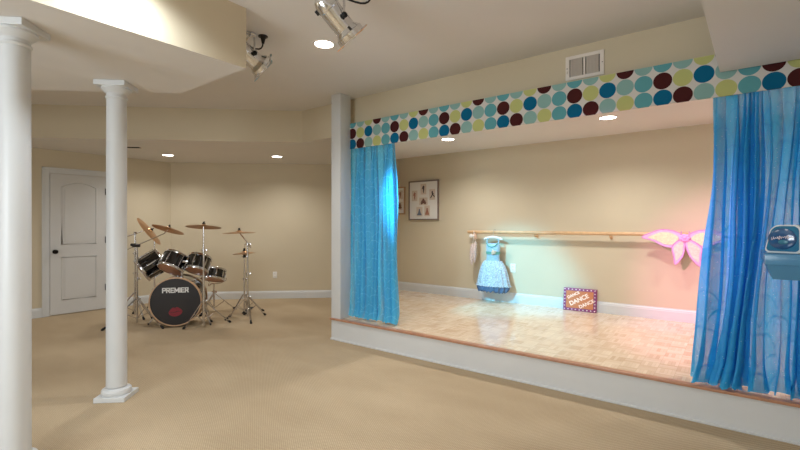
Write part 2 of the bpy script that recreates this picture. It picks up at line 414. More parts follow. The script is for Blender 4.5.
# door in the left wall
door = bpy.data.objects.new('door_1', None); C.objects.link(door); door.location = (WX, 0, 0); struct(door)
MB().box((0.0, 1.966, 0.012), (0.022, 2.662, 2.032), bev=0.002).build('leaf', 'door', door, smooth=False)
def outline(y0, y1, z0, z1, rise):
    pts = [(y0, z0), (y1, z0)]
    if rise:
        n = 14
        for i in range(n + 1):
            u = i / n; pts.append((y1 + (y0 - y1) * u, z1 + rise * math.sin(PI * u) ** 0.8))
    else: pts += [(y1, z1), (y0, z1)]
    return pts
ym = Matrix(((0, 0, 1, 0), (1, 0, 0, 0), (0, 1, 0, 0), (0, 0, 0, 1)))      # (y, z, x) -> world axes
for (y0, y1, z0, z1, rise) in ((2.104, 2.534, 1.02, 1.85, 0.07), (2.104, 2.534, 0.215, 0.83, 0)):
    P = outline(y0, y1, z0, z1, rise)
    f = MB().tube([(0.022, a, c) for a, c in P], 0.010, 6, closed=True)
    ins = outline(y0 + .035, y1 - .035, z0 + .035, z1 - .035, rise)
    f.prism(ins, 0.021, 0.027, ym)
    f.build('panel', 'door', door, ang=50)
k = MB().lathe([(0.030, 0), (0.030, 0.006), (0.012, 0.010), (0.010, 0.030), (0.026, 0.040), (0.030, 0.052), (0.024, 0.064), (0.0, 0.068)], axis_mtx((0.022, 2.02, 0.915), (1, 0, 0)))
k.build('door_knob', 'darkmetal', door)
for z in (0.34, 1.07, 1.81):
    MB().box((0.022, 2.650, z - .05), (0.030, 2.664, z + .05)).cyl((0.030, 2.664, z - .05), (0.030, 2.664, z + .05), 0.006, n=8).build('hinge', 'darkmetal', door)
q = MB()
for a, b_, c, d_ in ((1.875, 1.962, 0, 2.12), (2.666, 2.745, 0, 2.12), (1.962, 2.666, 2.036, 2.12)):
    q.box((WX, a, c), (WX + 0.018, b_, d_), bev=0.003)
q.box((WX + .016, 1.875, 0), (WX + .026, 1.897, 2.12), bev=.003); q.box((WX + .016, 2.723, 0), (WX + .026, 2.745, 2.12), bev=.003); q.box((WX + .016, 1.875, 2.098), (WX + .026, 2.745, 2.12), bev=.003)
struct(q.build('trim_6', 'white', smooth=False))

# ------------------------------------------------------------------ columns
def column(loc, label):
    t = thing('column', label, 'column', loc, math.radians(43), 'round columns under the lowered ceiling')
    MB().box((-.108, -.108, 0), (.108, .108, .035), bev=.003).build('plinth', 'white', t, smooth=False)
    MB().lathe([(.096, .035), (.100, .044), (.100, .064), (.094, .074), (.082, .078), (.076, .086)], n=40).build('base_ring', 'white', t)
    MB().lathe([(.0695, .09), (.0690, .13), (.0685, 1.2), (.0665, 2.285)], n=48).build('shaft', 'white', t)
    MB().lathe([(.067, 2.25), (.073, 2.256), (.073, 2.266), (.067, 2.272), (.067, 2.290), (.080, 2.300), (.100, 2.322), (.100, 2.336)], n=40).build('capital_ring', 'white', t)
    MB().box((-.108, -.108, 2.334), (.108, .108, LOW - 0.001), bev=.003).build('abacus', 'white', t, smooth=False)
    return t
column((-3.7355, 1.354, 0), 'slim round white column standing free on the carpet with its square plinth showing')
column((-3.063, 0.625, 0), 'round white column closest to the camera, its foot cut off by the frame')

# ------------------------------------------------------------------ valance and curtains
q = MB(); q.box((-3.534, 3.680, 2.172), (0.775, 3.692, 2.464), bev=0.003); q.box((-3.534, 3.690, 2.452), (0.775, 3.788, 2.464))
tag(q.build('valance', 'dots'), 'polka dot fabric valance running along the top of the stage opening', 'valance')

def curtain(name, m, x0t, x1t, x0b, x1b, y, amp, folds, cloth_w, seed, flare, label, ztop, yb=None):
    rnd = random.Random(seed); ph = [rnd.uniform(0, 6.28) for _ in range(6)]; yb = y if yb is None else yb
    NU, NV = folds * 18, 46
    b = bmesh.new(); uvl = b.loops.layers.uv.new('UVMap'); rows = []
    for j in range(NV + 1):
        t = j / NV; z = ztop + (S_Z + 0.012 - ztop) * t; row = []
        k = t ** 1.4
        for i in range(NU + 1):
            s = i / NU
            a = 2 * PI * folds * (s + 0.025 * math.sin(3.1 * s * 6.28 + ph[0]) + 0.012 * math.sin(t * 5 + ph[4] + s * 9))
            A = amp * (0.42 + 0.58 * min(1, t * 5)) * (1 + 0.35 * math.sin(s * 11 + ph[1])) * (1 + flare * max(0, t - 0.8) * 3)
            xx = (x0t + (x1t - x0t) * s) * (1 - k) + (x0b + (x1b - x0b) * s) * k
            xx += 0.55 * A * math.sin(2 * a + ph[2]) * 0.8 + 0.008 * math.sin(t * 9 + s * 20 + ph[3])
            yy = (y + (yb - y) * t ** 2) + A * math.sin(a) + 0.25 * A * math.sin(2.7 * a + ph[5] + t * 2)
            zz = z
            if t > 0.93:                                   # the hem puddles a little on the boards
                e = (t - 0.93) / 0.07
                yy -= flare * 0.10 * e * e * (0.6 + 0.4 * math.sin(a * 0.5 + ph[3])); zz = z + 0.018 * e * abs(math.sin(a * 1.5 + ph[1]))
                xx += 0.02 * flare * e * math.sin(a + ph[2])
            row.append(b.verts.new((xx, yy, zz)))
        rows.append(row)
    for j in range(NV):
        for i in range(NU):
            f = b.faces.new((rows[j][i], rows[j][i + 1], rows[j + 1][i + 1], rows[j + 1][i])); f.smooth = True
            for lp, (ii, jj) in zip(f.loops, ((i, j), (i + 1, j), (i + 1, j + 1), (i, j + 1))):
                lp[uvl].uv = (ii / NU * cloth_w, (1 - jj / NV) * (ztop - S_Z))
    me = bpy.data.meshes.new(name); b.to_mesh(me); b.free(); me.materials.append(M[m])
    o = bpy.data.objects.new(name, me); C.objects.link(o)
    return tag(o, label, 'curtain', 'sheer curtains at the stage opening')
curtain('curtain', 'sheer_lit', -3.585, -2.935, -3.57, -2.86, 3.742, 0.034, 11, 2.4, 3, 0.5, 'bright turquoise sheer curtain beside the square white post', 2.19, 3.70)
curtain('curtain', 'sheer_dim', -0.125, 0.74, -0.255, 0.74, 3.742, 0.043, 13, 3.4, 8, 1.0, 'deep blue sheer curtain puddling on the boards behind the ledge and gadget', 2.19, 3.64)

# ------------------------------------------------------------------ ceiling lights, vents, outlets
def downlight(loc, label, r=0.078, group='recessed ceiling lights'):
    t = thing('recessed_downlight', label, 'ceiling light', loc, 0, group)
    MB().lathe([(r * .96, -0.001), (r * .98, -0.005), (r * 1.12, -0.006), (r * 1.17, -0.001)], n=40, cap=False).build('trim_ring', 'grille', t)
    MB().lathe([(r * .97, -0.003), (r * .6, -0.0035), (0, -0.004)], n=40, cap=False).build('lens', 'lens', t)
    return t
downlight((-2.683, 2.488, CEIL), 'round recessed light in the high ceiling beside the stage spotlight')
downlight((-6.951, 3.226, LOW), 'round recessed light in the alcove ceiling nearer the white door')
downlight((-5.746, 4.337, LOW), 'round recessed light in the alcove ceiling in front of the blank tan wall')
downlight((-2.877, 4.75, LOW), 'round recessed light in the stage ceiling nearer the framed pictures')
downlight((-1.026, 4.75, LOW), 'round recessed light in the stage ceiling above the fairy wings end')

t = thing('wall_vent', 'white rectangular air vent on the tan wall above the polka dot valance', 'vent', (-0.995, GY, 2.606))
q = MB()
for x0, x1, z0, z1 in ((-.150, -.118, -.099, .099), (.118, .150, -.099, .099), (-.118, .118, .072, .099), (-.118, .118, -.099, -.072), (-.008, .008, -.072, .072)):
    q.box((x0, -.012, z0), (x1, -.0005, z1), bev=.002)
q.build('frame', 'grille', t, smooth=False)
for sx in (-1, 1):
    q = MB()
    for i in range(9):
        cx = sx * (.016 + .094 * (i + .5) / 9)
        q.box((-.0016, -.008, -.072), (.0016, .008, .072), Matrix.Translation((cx, -.007, 0)) @ Matrix.Rotation(math.radians(-28), 4, 'Z'))
    q.build('louver', 'grille', t, smooth=False)
MB().box((-.118, -.0025, -.072), (.118, -.0005, .072)).build('duct_opening', 'dark', t, smooth=False)
MB().box((-.137, -.024, -.045), (-.131, -.010, -.025)).build('damper_lever', 'grille', t, smooth=False)
for sx in (-1, 1): MB().lathe([(.004, 0), (.003, .002), (0, .0025)], axis_mtx((sx * .137, -.012, 0), (0, -1, 0)), n=10).build('screw', 'dark', t)

t = thing('ceiling_vent', 'small dark slotted vent in the alcove ceiling near the slim column', 'vent', (-6.61, 2.60, LOW), math.radians(43))
MB().box((-.10, -.055, -.006), (.10, .055, -.0005), bev=.002).build('frame', 'grille', t, smooth=False)
MB().box((-.088, -.043, -.008), (.088, .043, -.0055)).build('duct_opening', 'dark', t, smooth=False)
q = MB()
for i in range(5): q.box((-.088, -.002, -.010), (.088, .002, -.006), Matrix.Translation((0, -.034 + .017 * i, 0)))
q.build('louver', 'darkmetal', t, smooth=False)

def outlet(loc, rz, label):
    t = thing('wall_outlet', label, 'outlet', loc, rz, 'white wall outlets')
    MB().box((-.036, -.006, -.057), (.036, -.0005, .057), bev=.003).build('cover_plate', 'plastic', t)
    for z in (-.021, .021):
        so = MB().box((-.017, -.0085, z - .014), (.017, -.005, z + .014), bev=.003).build('socket', 'plastic', t)
        q = MB()
        for x in (-.006, .006): q.box((x - .0012, -.0092, z - .004), (x + .0012, -.0083, z + .005))
        q.build('slot', 'dark', so, smooth=False)
    return t
outlet((-2.426, BY, .714), 0, 'white wall outlet on the stage wall beside the blue dress')
aw = math.atan2(DV.y, DV.x)
outlet((-6.488, 4.8539, .415), aw, 'white wall outlet on the bare tan wall right of the drum kit')
outlet((-7.695, 3.7361, .42), aw, 'white wall outlet low on the wall behind the tilted drum')

# ------------------------------------------------------------------ stage spotlights hung from the ceiling
def par(loc, axis, gel, label, mount):
    """par can: loc is the centre of the can, axis the way it points"""
    ax = Vector(axis).normalized()
    t = thing('stage_spotlight', label, 'spotlight', (loc[0], loc[1], CEIL), 0, 'polished stage spotlights')
    L = Vector((0, 0, loc[2] - CEIL)); mt = axis_mtx(L, ax, (0, 0, 1))
    MB().lathe([(0, -.175), (.030, -.172), (.052, -.158), (.064, -.130), (.066, -.090), (.070, -.088), (.070, -.078), (.066, -.074), (.066, .060), (.082, .082), (.090, .088), (.090, .118), (.080, .118), (.078, .09), (.05, .05), (0, .045)], mt, n=40, cap=False).build('can', 'brushed', t)
    MB().lathe([(.076, .088), (.05, .096), (0, .099)], mt, n=32, cap=False).build('lens', 'parlens', t)
    q = MB()
    for a, b_, c, d_ in ((-.098, -.080, -.098, .098), (.080, .098, -.098, .098), (-.080, .080, -.098, -.080), (-.080, .080, .080, .098)):
        q.box((a, c, .119), (b_, d_, .123), mt @ Matrix.Rotation(PI / 4, 4, 'Z'))
    gf = q.build('gel_frame', 'chrome', t, smooth=False)
    for k in range(4):
        rk = mt @ Matrix.Rotation(PI / 4 + k * PI / 2, 4, 'Z')
        MB().prism([(.103, .103), (.103, .045), (.045, .103)], .1235, .1265, rk).build('gel_corner', gel, gf, smooth=False)
    for k in range(3): MB().box((-.012, .082, .098), (.012, .096, .132), mt @ Matrix.Rotation(k * 2 * PI / 3 + .5, 4, 'Z'), bev=.002).build('frame_clip', 'chrome', t, smooth=False)
    # yoke: bracket from the two sides of the can up to the ceiling stem
    side = ax.cross(Vector((0, 0, 1))).normalized()
    top = L + Vector((0, 0, .15))
    pts = [L + side * .076, L + side * .080 + (top - L) * .5, L + side * .070 + (top - L) * .9, top + side * .03, top - side * .03, L - side * .070 + (top - L) * .9, L - side * .080 + (top - L) * .5, L - side * .076]
    MB().tube(pts, .007, 8).build('yoke', 'chrome', t)
    for s_ in (-1, 1): MB().lathe([(.016, 0), (.018, .012), (.010, .022), (0, .024)], axis_mtx(L + side * s_ * .076, side * s_), n=14).build('tilt_knob', 'rubber', t)
    MB().cyl(top, (0, 0, -.012), .010, n=12).lathe([(.045, -.012), (.045, -.0005)], n=24).build('ceiling_stem', 'chrome', t)
    # cable to a black plug on the ceiling
    rear = mt @ Vector((.045, 0, -.155))
    m0 = Vector((mount[0] - loc[0], mount[1] - loc[1], 0))
    pts = []
    for i in range(15):
        u = i / 14
        p0, p1, p2, p3 = m0 + Vector((0, 0, -.05)), m0 + Vector((0, 0, -.22)), rear + ax * (-.10) + Vector((0, 0, .02)), rear
        pts.append(p0 * (1 - u) ** 3 + p1 * 3 * u * (1 - u) ** 2 + p2 * 3 * u * u * (1 - u) + p3 * u ** 3)
    MB().tube(pts, .006, 8).build('power_cable', 'cable', t)
    MB().cyl(m0 + Vector((0, 0, -.06)), m0 + Vector((0, 0, -.008)), .010, .022, n=14).lathe([(.036, -.008), (.036, -.0005)], Matrix.Translation(m0), n=20).build('plug', 'cable', t)
    MB().box((-.014, .055, -.125), (.014, .085, -.095), mt @ Matrix.Rotation(2.6, 4, 'Z'), bev=.003).build('latch', 'rubber', t)
    return t, Vector((loc[0], loc[1], CEIL)) + mt.to_translation() + ax * .14
PARS = [((-1.905, 1.885, 2.535), (-1.0, 4.2, .20), 'ambergel', 'polished stage spotlight with orange gel corners nearest the stage', (-1.80, 2.06)),
        ((-2.985, 2.000, 2.605), (-2.45, 5.6, .58), 'bluegel', 'polished stage spotlight with blue gel corners half hidden by the boxed beam', (-2.948, 2.093))]
lamps = []
for loc, tgt, gel, lab, mount in PARS:
    ax = Vector(tgt) - Vector(loc)
    _, p = par(loc, ax, gel, lab, mount); lamps.append((p, Vector(tgt)))

# ------------------------------------------------------------------ drum kit, laid out in its own frame (x to its right, y towards its player)
KO = Vector((-2.815 * math.cos(T) - 5.6 * math.sin(T), -2.815 * math.sin(T) + 5.6 * math.cos(T), 0))
KR = Matrix.Rotation(T, 4, 'Z')
def kw(x, y, z=0.0): return KO + (KR @ Vector((x, y, z)))
def kd(x, y, z): return KR @ Vector((x, y, z))

def drum(name, label, centre, axis, r, depth, lugs, front='skin', hoop='chrome', cat='drum', spin=0.0):
    """centre of the lower/front head, axis from it to the other head (kit frame)"""
    base = kw(*centre); t = thing(name, label, cat, base)
    mt = axis_mtx((0, 0, 0), kd(*axis), kd(1, 0, 0))
    MB().lathe([(r, .012), (r, depth - .012)], mt, n=48).build('shell', 'blackshell', t)
    for z0, m in ((-.0, front), (depth, 'skin')):
        s_ = -1 if z0 == 0 else 1
        MB().lathe([(r * 1.0, z0 + s_ * .001), (r * .6, z0 + s_ * .003), (0, z0 + s_ * .004)], mt, n=48, cap=False).build('head', m, t)
        MB().lathe([(r * 1.0, z0 - s_ * .018), (r + .012, z0 - s_ * .018), (r + .011, z0 + s_ * .004), (r + .006, z0 + s_ * .012), (r * .985, z0 + s_ * .012), (r * .985, z0 - s_ * .010)], mt, n=48, cap=False).build('hoop', hoop, t)
    for k in range(lugs):
        a = 2 * PI * (k + .5) / lugs + spin; rot = mt @ Matrix.Rotation(a, 4, 'Z')
        lg = MB()
        lg.box((r - .002, -.009, depth * .28), (r + .016, .009, depth * .72), rot, bev=.004)
        lg.cyl(rot @ Vector((r + .010, 0, -.012)), rot @ Vector((r + .010, 0, depth + .012)), .0036, n=8)
        lg.build('lug', 'chrome', t)
    return t, mt

bass, bm_ = drum('bass_drum', 'large black bass drum lying on its side with a black lettered front head', (-.030, 0, .326), (-.24, .97, 0), .300, .40, 10, 'headblack', 'hoopwood')
# printed front head: the maker's name and a pair of red lips
fm = KR @ Matrix.Rotation(math.atan2(.24, .97), 4, 'Z') @ Matrix(((1, 0, 0, 0), (0, 0, -1, 0), (0, 1, 0, 0), (0, 0, 0, 1)))            # text faces the kit's front
GLY = {'P': [(0, 0, 0, 1), (0, 1, .8, 1), (.8, 1, .8, .46), (.8, .46, 0, .46)], 'R': [(0, 0, 0, 1), (0, 1, .8, 1), (.8, 1, .8, .46), (.8, .46, 0, .46), (.4, .46, .85, 0)],
       'E': [(0, 0, 0, 1), (0, 1, .8, 1), (0, .5, .7, .5), (0, 0, .8, 0)], 'M': [(0, 0, 0, 1), (1.1, 0, 1.1, 1), (0, 1, .55, .25), (.55, .25, 1.1, 1)], 'I': [(0, 0, 0, 1)]}
ADV = {'P': 1.22, 'R': 1.27, 'E': 1.2, 'M': 1.52, 'I': .42}
wid = sum(ADV[c] for c in 'PREMIER') - .4; LH, LW = .052, .0385; q = MB(); penx = -wid * LW / 2
lm = fm @ Matrix.Translation((.0, .122, .0045))
for c in 'PREMIER':                                       # block capitals built of bars
    for a_, b_, c_, d_ in GLY[c]:
        p0, p1 = Vector((penx + a_ * LW, b_ * LH, 0)), Vector((penx + c_ * LW, d_ * LH, 0)); dv = p1 - p0; an = math.atan2(dv.y, dv.x)
        q.box((-.0065, -.0065, 0), (dv.length + .0065, .0065, .0012), lm @ Matrix.Translation(p0) @ Matrix.Rotation(an, 4, 'Z'))
    penx += ADV[c] * LW
q.build('lettering', 'whiteink', bass, smooth=False)
def lip(sign):
    P = []; n = 24
    for i in range(n + 1):
        u = -1 + 2 * i / n
        h = (1 - u * u) ** .6 * (.060 if sign > 0 else .056) + (0.006 * math.cos(u * PI * 1) if sign > 0 else 0) - (.014 * math.exp(-(u / .18) ** 2) if sign > 0 else 0)
        P.append((u * .082, sign * h))
    for i in range(n + 1):
        u = 1 - 2 * i / n
        P.append((u * .078, sign * .0035 * (1 - u * u) + .004 * math.sin(u * 5)))
    return P
lp = MB(); rl = Matrix.Translation((.0, -.128, .0045)) @ Matrix.Rotation(.10, 4, 'Z')
lp.prism(lip(1), 0, .0014, fm @ rl); lp.prism(lip(-1), 0, .0014, fm @ rl)
lp.build('lip_print', 'redlip', bass, smooth=False)
# spurs
for sx in (-1, 1):
    sp = MB().cyl(kd(sx * .27, .20, -.10), kd(sx * .40, .10, -.306), .008, n=10).build('spur', 'chrome', bass)
    MB().ball(kd(sx * .40, .10, -.306), .012).build('rubber_foot', 'rubber', sp)
# tom holder on the bass drum
hd = MB().cyl(kd(.0, .16, .29), kd(.0, .16, .51), .012, n=14).lathe([(.03, 0), (.03, .02), (.016, .03)], Matrix.Translation(kd(0, .16, .285)), n=20)
hd.build('holder_post', 'chrome', bass)
hb = MB().box((-.085, -.018, -.014), (.085, .018, .014), Matrix.Translation(kd(.0, .16, .50)) @ KR, bev=.006)
hb.cyl(kd(-.05, .16, .50), kd(-.10, .26, .52), .009, n=10).cyl(kd(.05, .16, .50), kd(.12, .26, .52), .009, n=10)
hb.build('holder_clamp', 'chrome', bass)

drum('rack_tom', 'black rack tom with an amber lower head tipped right above the bass drum lettering', (-.180, .15, .725), (.20, .54, .81), .150, .20, 6)
drum('rack_tom', 'black rack tom with an amber lower head just left of the tall middle cymbal stand', (.155, .17, .705), (.08, .47, .88), .135, .19, 6)
drum('floor_tom', 'black tom drum turned on its side at the left of the kit, chrome rim showing', (-.655, .34, .685), (.68, .50, .54), .158, .275, 8, spin=.3)
sn, _ = drum('snare_drum', 'shallow black snare drum with chrome lugs lowest at the right of the kit', (.010, 1.0, .490), (.05, .34, .94), .165, .15, 10)

def stand_legs(t, cx, cy, feet, zt, zb, foot_r=.016, double=True):
    """splayed double legs from the sliding collar at zt to each foot, with braces to the tube at zb"""
    for fx, fy in feet:
        a = kd(0, 0, zt) ; v = Vector((fx - cx, fy - cy, 0)); n = v.normalized(); L = v.length
        p0 = kd(n.x * .018, n.y * .018, zt); p1 = kd(v.x, v.y, .022)
        side = kd(-n.y, n.x, 0) * .011
        lg = MB()
        for s_ in (-1, 1):
            lg.tube([p0 + side * s_, p1 + side * s_ * .6], .0055, 6)
        lg.build('leg', 'chrome', t)
        leg = t.children[-1]
        e = kd(n.x * (L + .02), n.y * (L + .02), .012)
        MB().cyl(p1 + (p0 - p1) * .05, e, foot_r * .75, foot_r, n=10).ball(e, foot_r, (1, 1, .7)).build('rubber_foot', 'rubber', leg)
        mid = p0.lerp(p1, .48)
        MB().tube([kd(n.x * .012, n.y * .012, zb), mid], .0055, 6).build('brace', 'chrome', t)

def cymbal_part(t, c, normal, r, name='cymbal'):
    """bowed bronze disc with a bell; c relative to the stand, normal in world axes"""
    mt = axis_mtx(c, normal)
    prof = [(.006, .030), (.020, .0285), (.034, .020), (.042, .012), (r * .55, .006), (r * .85, -.003), (r, -.010), (r, -.0112), (r * .85, -.0045), (r * .55, .0045), (.043, .0105), (.034, .018), (.020, .0265), (.006, .028)]
    MB().lathe(prof, mt, n=56, cap=False).build(name, 'cymbal', t)
    w = MB().lathe([(.010, .026), (.020, .030), (.020, .040), (.008, .044), (.007, .060)], mt, n=16)
    w.box((-.022, -.003, .046), (.022, .003, .062), mt, bev=.002)
    w.build('wing_nut', 'rubber', t)

def tube_stand(t, zlist, rlist, collar_z):
    q = MB()
    for (za, zb), r in zip(zip(zlist, zlist[1:]), rlist): q.cyl(kd(0, 0, za), kd(0, 0, zb), r, n=14)
    q.build('tube', 'chrome', t)
    for z in collar_z:
        q = MB().cyl(kd(0, 0, z - .018), kd(0, 0, z + .018), .019, n=16)
        q.cyl(kd(-.036, 0, z), kd(.036, 0, z), .006, n=8).box((.022, -.004, -.014), (.044, .004, .014), Matrix.Translation(kd(0, 0, z)) @ KR, bev=.003)
        q.build('collar', 'chrome', t)

# straight stand in front at the right of the bass drum
cx, cy = .345, -.045
t = thing('cymbal_stand', 'straight cymbal stand rising tall in front of the bass drum edge', 'cymbal stand', kw(cx, cy), 0, 'cymbal stands of the drum kit')
tube_stand(t, [.03, .66, 1.06, 1.282], [.0135, .011, .007], [.34, .98, .64])
stand_legs(t, cx, cy, [(.140, -.10), (.545, .26), (.300, .28)], .34, .10)
cymbal_part(t, kd(0, 0, 1.282), kd(.0, .14, .98), .208)
# tilting stand at the far right
cx, cy = .705, .52
t = thing('cymbal_stand', 'cymbal stand at the right edge of the kit with a short angled tilter', 'cymbal stand', kw(cx, cy), 0, 'cymbal stands of the drum kit')
tube_stand(t, [.03, .55, 1.045], [.013, .010], [.30, .62, 1.03])
stand_legs(t, cx, cy, [(.85, .22), (.868, .73), (.46, .42)], .31, .09)
MB().tube([kd(.045, 0, .985), kd(0, 0, 1.045), kd(-.110, -.005, 1.190)], .008, 8).build('tilter', 'chrome', t)
cymbal_part(t, kd(-.115, -.005, 1.195), kd(-.035, .03, 1), .222)
# hi-hat
cx, cy = .575, .76
t = thing('hi_hat_stand', 'hi-hat stand with two small cymbals closed together and a foot pedal', 'cymbal stand', kw(cx, cy))
tube_stand(t, [.05, .50, .80, 1.03], [.012, .009, .004], [.52, .84])
stand_legs(t, cx, cy, [(.43, .62), (.75, 1.03), (.50, 1.06)], .30, .08)
cymbal_part(t, kd(0, 0, .895), kd(-.09, .02, 1), .155, 'top_cymbal')
mt = axis_mtx(kd(0, 0, .885), kd(-.06, .0, 1))
MB().lathe([(.006, -.022), (.03, -.016), (.04, -.008), (.10, -.003), (.155, .006), (.155, .0045), (.10, -.0045), (.04, -.010), (.006, -.024)], mt, n=48, cap=False).build('bottom_cymbal', 'cymbal', t)
MB().cyl(kd(0, 0, .83), kd(0, 0, .868), .020, n=14).build('cymbal_seat', 'rubber', t); MB().cyl(kd(0, 0, .92), kd(0, 0, .965), .014, n=14).build('clutch', 'rubber', t)
pm = Matrix.Translation(kd(0, .0, 0)) @ KR
q = MB().box((-.045, .02, .012), (.045, .26, .024), pm @ Matrix.Rotation(.20, 4, 'X'), bev=.004)
q.box((-.010, -.02, .005), (.010, .05, .06), pm); q.build('pedal', 'rubber', t)

# left: two boom stands
def boom_stand(cx, cy, top, feet, p0, p1, cc, cn, cr, label, collars, pad):
    t = thing('boom_cymbal_stand', label, 'cymbal stand', kw(cx, cy), 0, 'cymbal stands of the drum kit')
    tube_stand(t, [.03, .60, top], [.013, .010], collars)
    stand_legs(t, cx, cy, feet, .34, .09)
    R = lambda p: kd(p[0] - cx, p[1] - cy, p[2])
    MB().tube([R(p0), R(p1)], .0065, 8).build('boom_arm', 'chrome', t)
    MB().ball(kd(0, 0, top), .024, (1, 1, 1)).build('boom_joint', 'chrome', t)
    MB().tube([R(p1), R(cc)], .006, 8).build('tilter', 'chrome', t)
    MB().cyl(kd(-.045, -.02, pad), kd(.045, -.02, pad), .019, n=12).build('clamp_block', 'rubber', t)
    cymbal_part(t, R(cc), kd(*cn), cr)
boom_stand(-.915, .62, 1.180, [(-.70, .45), (-1.06, .82), (-1.10, .36)], (-1.13, .60, 1.10), (-.77, .63, 1.225), (-.715, .63, 1.215), (.775, .24, .60), .235,
           'boom cymbal stand whose crash cymbal hangs tipped almost upright at far left', [.34, .62, .90], 1.02)
boom_stand(-.607, .15, 1.035, [(-.165, -.07), (-.83, -.16), (-.60, .48)], (-.83, .08, .925), (-.315, .26, 1.185), (-.275, .29, 1.245), (.19, .30, .94), .200,
           'boom cymbal stand reaching over the left rack tom with a nearly level cymbal', [.34, .60], 1.03)
# tom stand behind the tilted drum
cx, cy = -.84, .98
t = thing('tom_stand', 'slim chrome tom stand standing behind the sideways drum', 'drum stand', kw(cx, cy))
tube_stand(t, [.03, .60, 1.06], [.012, .008], [.34, .66])
stand_legs(t, cx, cy, [(-.62, .85), (-1.05, 1.15), (-.70, 1.22)], .36, .10)
MB().tube([kd(0, 0, .80), kd(.08, -.20, .82), kd(.14, -.42, .80)], .008, 8).build('mount_arm', 'chrome', t)
# snare stand
cx, cy = .035, 1.0
t = thing('snare_stand', 'low chrome tripod stand holding the snare drum', 'drum stand', kw(cx, cy))
tube_stand(t, [.03, .25, .42], [.013, .010], [.30])
stand_legs(t, cx, cy, [(.27, 1.18), (-.02, .70), (-.20, 1.20)], .27, .06, .02)
q = MB()
for k in range(3):
    a = k * 2 * PI / 3 + .5; q.tube([kd(0, 0, .42), kd(.10 * math.cos(a), .10 * math.sin(a), .425), kd(.172 * math.cos(a), .172 * math.sin(a), .445 + .035 * math.sin(a)), kd(.176 * math.cos(a), .176 * math.sin(a), .48 + .035 * math.sin(a))], .006, 8)
q.build('basket', 'chrome', t)

# ------------------------------------------------------------------ stage furniture
# ballet barre
t = thing('ballet_barre', 'long round wooden ballet barre fixed along the stage back wall', 'ballet barre', (0, BY, 0))
MB().cyl((-3.06, -.10, 1.20), (0.45, -.10, 1.20), .021, n=20).build('rail', 'barre', t)
for x in (-2.985, -2.089, -1.19, -.30):
    b_ = MB().box((x - .012, -.012, 1.13), (x + .012, -.0005, 1.20), bev=.003)
    b_.tube([(x, -.008, 1.15), (x, -.06, 1.145), (x, -.095, 1.160), (x, -.10, 1.182)], .008, 8)
    b_.build('bracket', 'barre', t)

# hanging pair of patterned slippers with a white bow
t = thing('ballet_slippers', 'small pair of patterned slippers hanging by a bow at the barre end', 'slippers', (-2.955, BY - .10, 0))
for i, (dx, dy, dz) in enumerate(((-.012, -.035, 0), (.026, -.022, .03))):
    q = MB(); n = 12; pts = []; rs = []
    for k in range(n + 1):
        u = k / n; pts.append((dx - .014 * math.sin(u * 2.4), dy - .010 * u, 1.03 + dz - .29 * u)); rs.append(max(.004, .031 * math.sin(PI * (.10 + .86 * u)) ** .55))
    q.tube(pts, rs, 12); q.build('slipper', 'slipper', t)
MB().tube([(.0, -.024, 1.215), (.006, -.032, 1.15), (-.008, -.034, 1.06), (-.012, -.035, 1.0)], .004, 6).tube([(.0, -.024, 1.215), (.018, -.030, 1.14), (.026, -.022, 1.04)], .004, 6).build('ribbon', 'ribbon', t)
q = MB().ball((-.035, -.040, 1.145), .026, (1.1, .5, 1)).ball((-.002, -.040, 1.15), .018, (1.1, .5, .9)); q.build('bow', 'ribbon', t)
MB().box((.012, -.038, 1.10), (.046, -.012, 1.175), bev=.005).build('bracket_block', 'pinkwood', t)  # wood block of the barre bracket

# child's dress on a padded hanger
t = thing('blue_dress', 'pale blue dance dress with lace skirt hanging from the barre', 'dress', (-2.645, BY - .155, .015))
hw = MB(); pts = []; rs = []
for k in range(17):
    u = -1 + 2 * k / 16; pts.append((u * .135, 0, 1.118 - .030 * u * u)); rs.append(.016 - .004 * u * u)
hw.tube(pts, rs, 10); hw.build('padded_hanger', 'hanger', t)
MB().tube([(0, 0, 1.13), (0, 0, 1.165), (.0, .03, 1.215), (.0, .055, 1.229), (.0, .080, 1.215), (.0, .082, 1.19)], .003, 6).build('hanger_hook', 'chrome', t)
def skin_tube(rows, n=36, thick=False):
    """rows of (z, half width, half depth, ruffle amplitude, ruffle count)"""
    q = MB(); R = []
    for z, w, d, a, c in rows:
        ring = []
        for k in range(n):
            an = 2 * PI * k / n; rr = 1 + a * math.sin(c * an)
            ring.append(q.b.verts.new((w * math.cos(an) * rr, d * math.sin(an) * rr, z)))
        R.append(ring)
    for A, B in zip(R, R[1:]):
        for k in range(n): q.b.faces.new((A[k], A[(k + 1) % n], B[(k + 1) % n], B[k]))
    return q
q = skin_tube([(1.035, .088, .030, 0, 1), (1.02, .100, .042, 0, 1), (.96, .100, .050, 0, 1), (.90, .094, .050, 0, 1), (.85, .092, .050, 0, 1), (.79, .100, .052, 0, 1)])
q.tube([(-.084, -.010, 1.03), (-.085, -.012, 1.075), (-.072, -.002, 1.108)], .011, 8).tube([(.084, -.010, 1.03), (.085, -.012, 1.075), (.072, -.002, 1.108)], .011, 8)
bo = q.build('bodice', 'bodice', t)
MB().tube([(-.084, -.030, 1.04), (-.05, -.046, 1.000), (0, -.052, .985), (.05, -.046, 1.0), (.084, -.030, 1.04)], .007, 8).build('neckline', 'sash', bo)
skin_tube([(.925, .098, .054, 0, 1), (.922, .102, .058, 0, 1), (.888, .100, .058, 0, 1), (.885, .096, .054, 0, 1)]).build('sash', 'sash', t)
q = MB()
for k in range(9):
    a = k * 2.4; r = .006 + .0032 * k
    q.ball((.035 + r * math.cos(a), -.066 - .004 * (9 - k) / 4, .918 + r * math.sin(a)), .013, (1, .6, 1), u=10, v=6)
q.build('rosette', 'rosette', t)
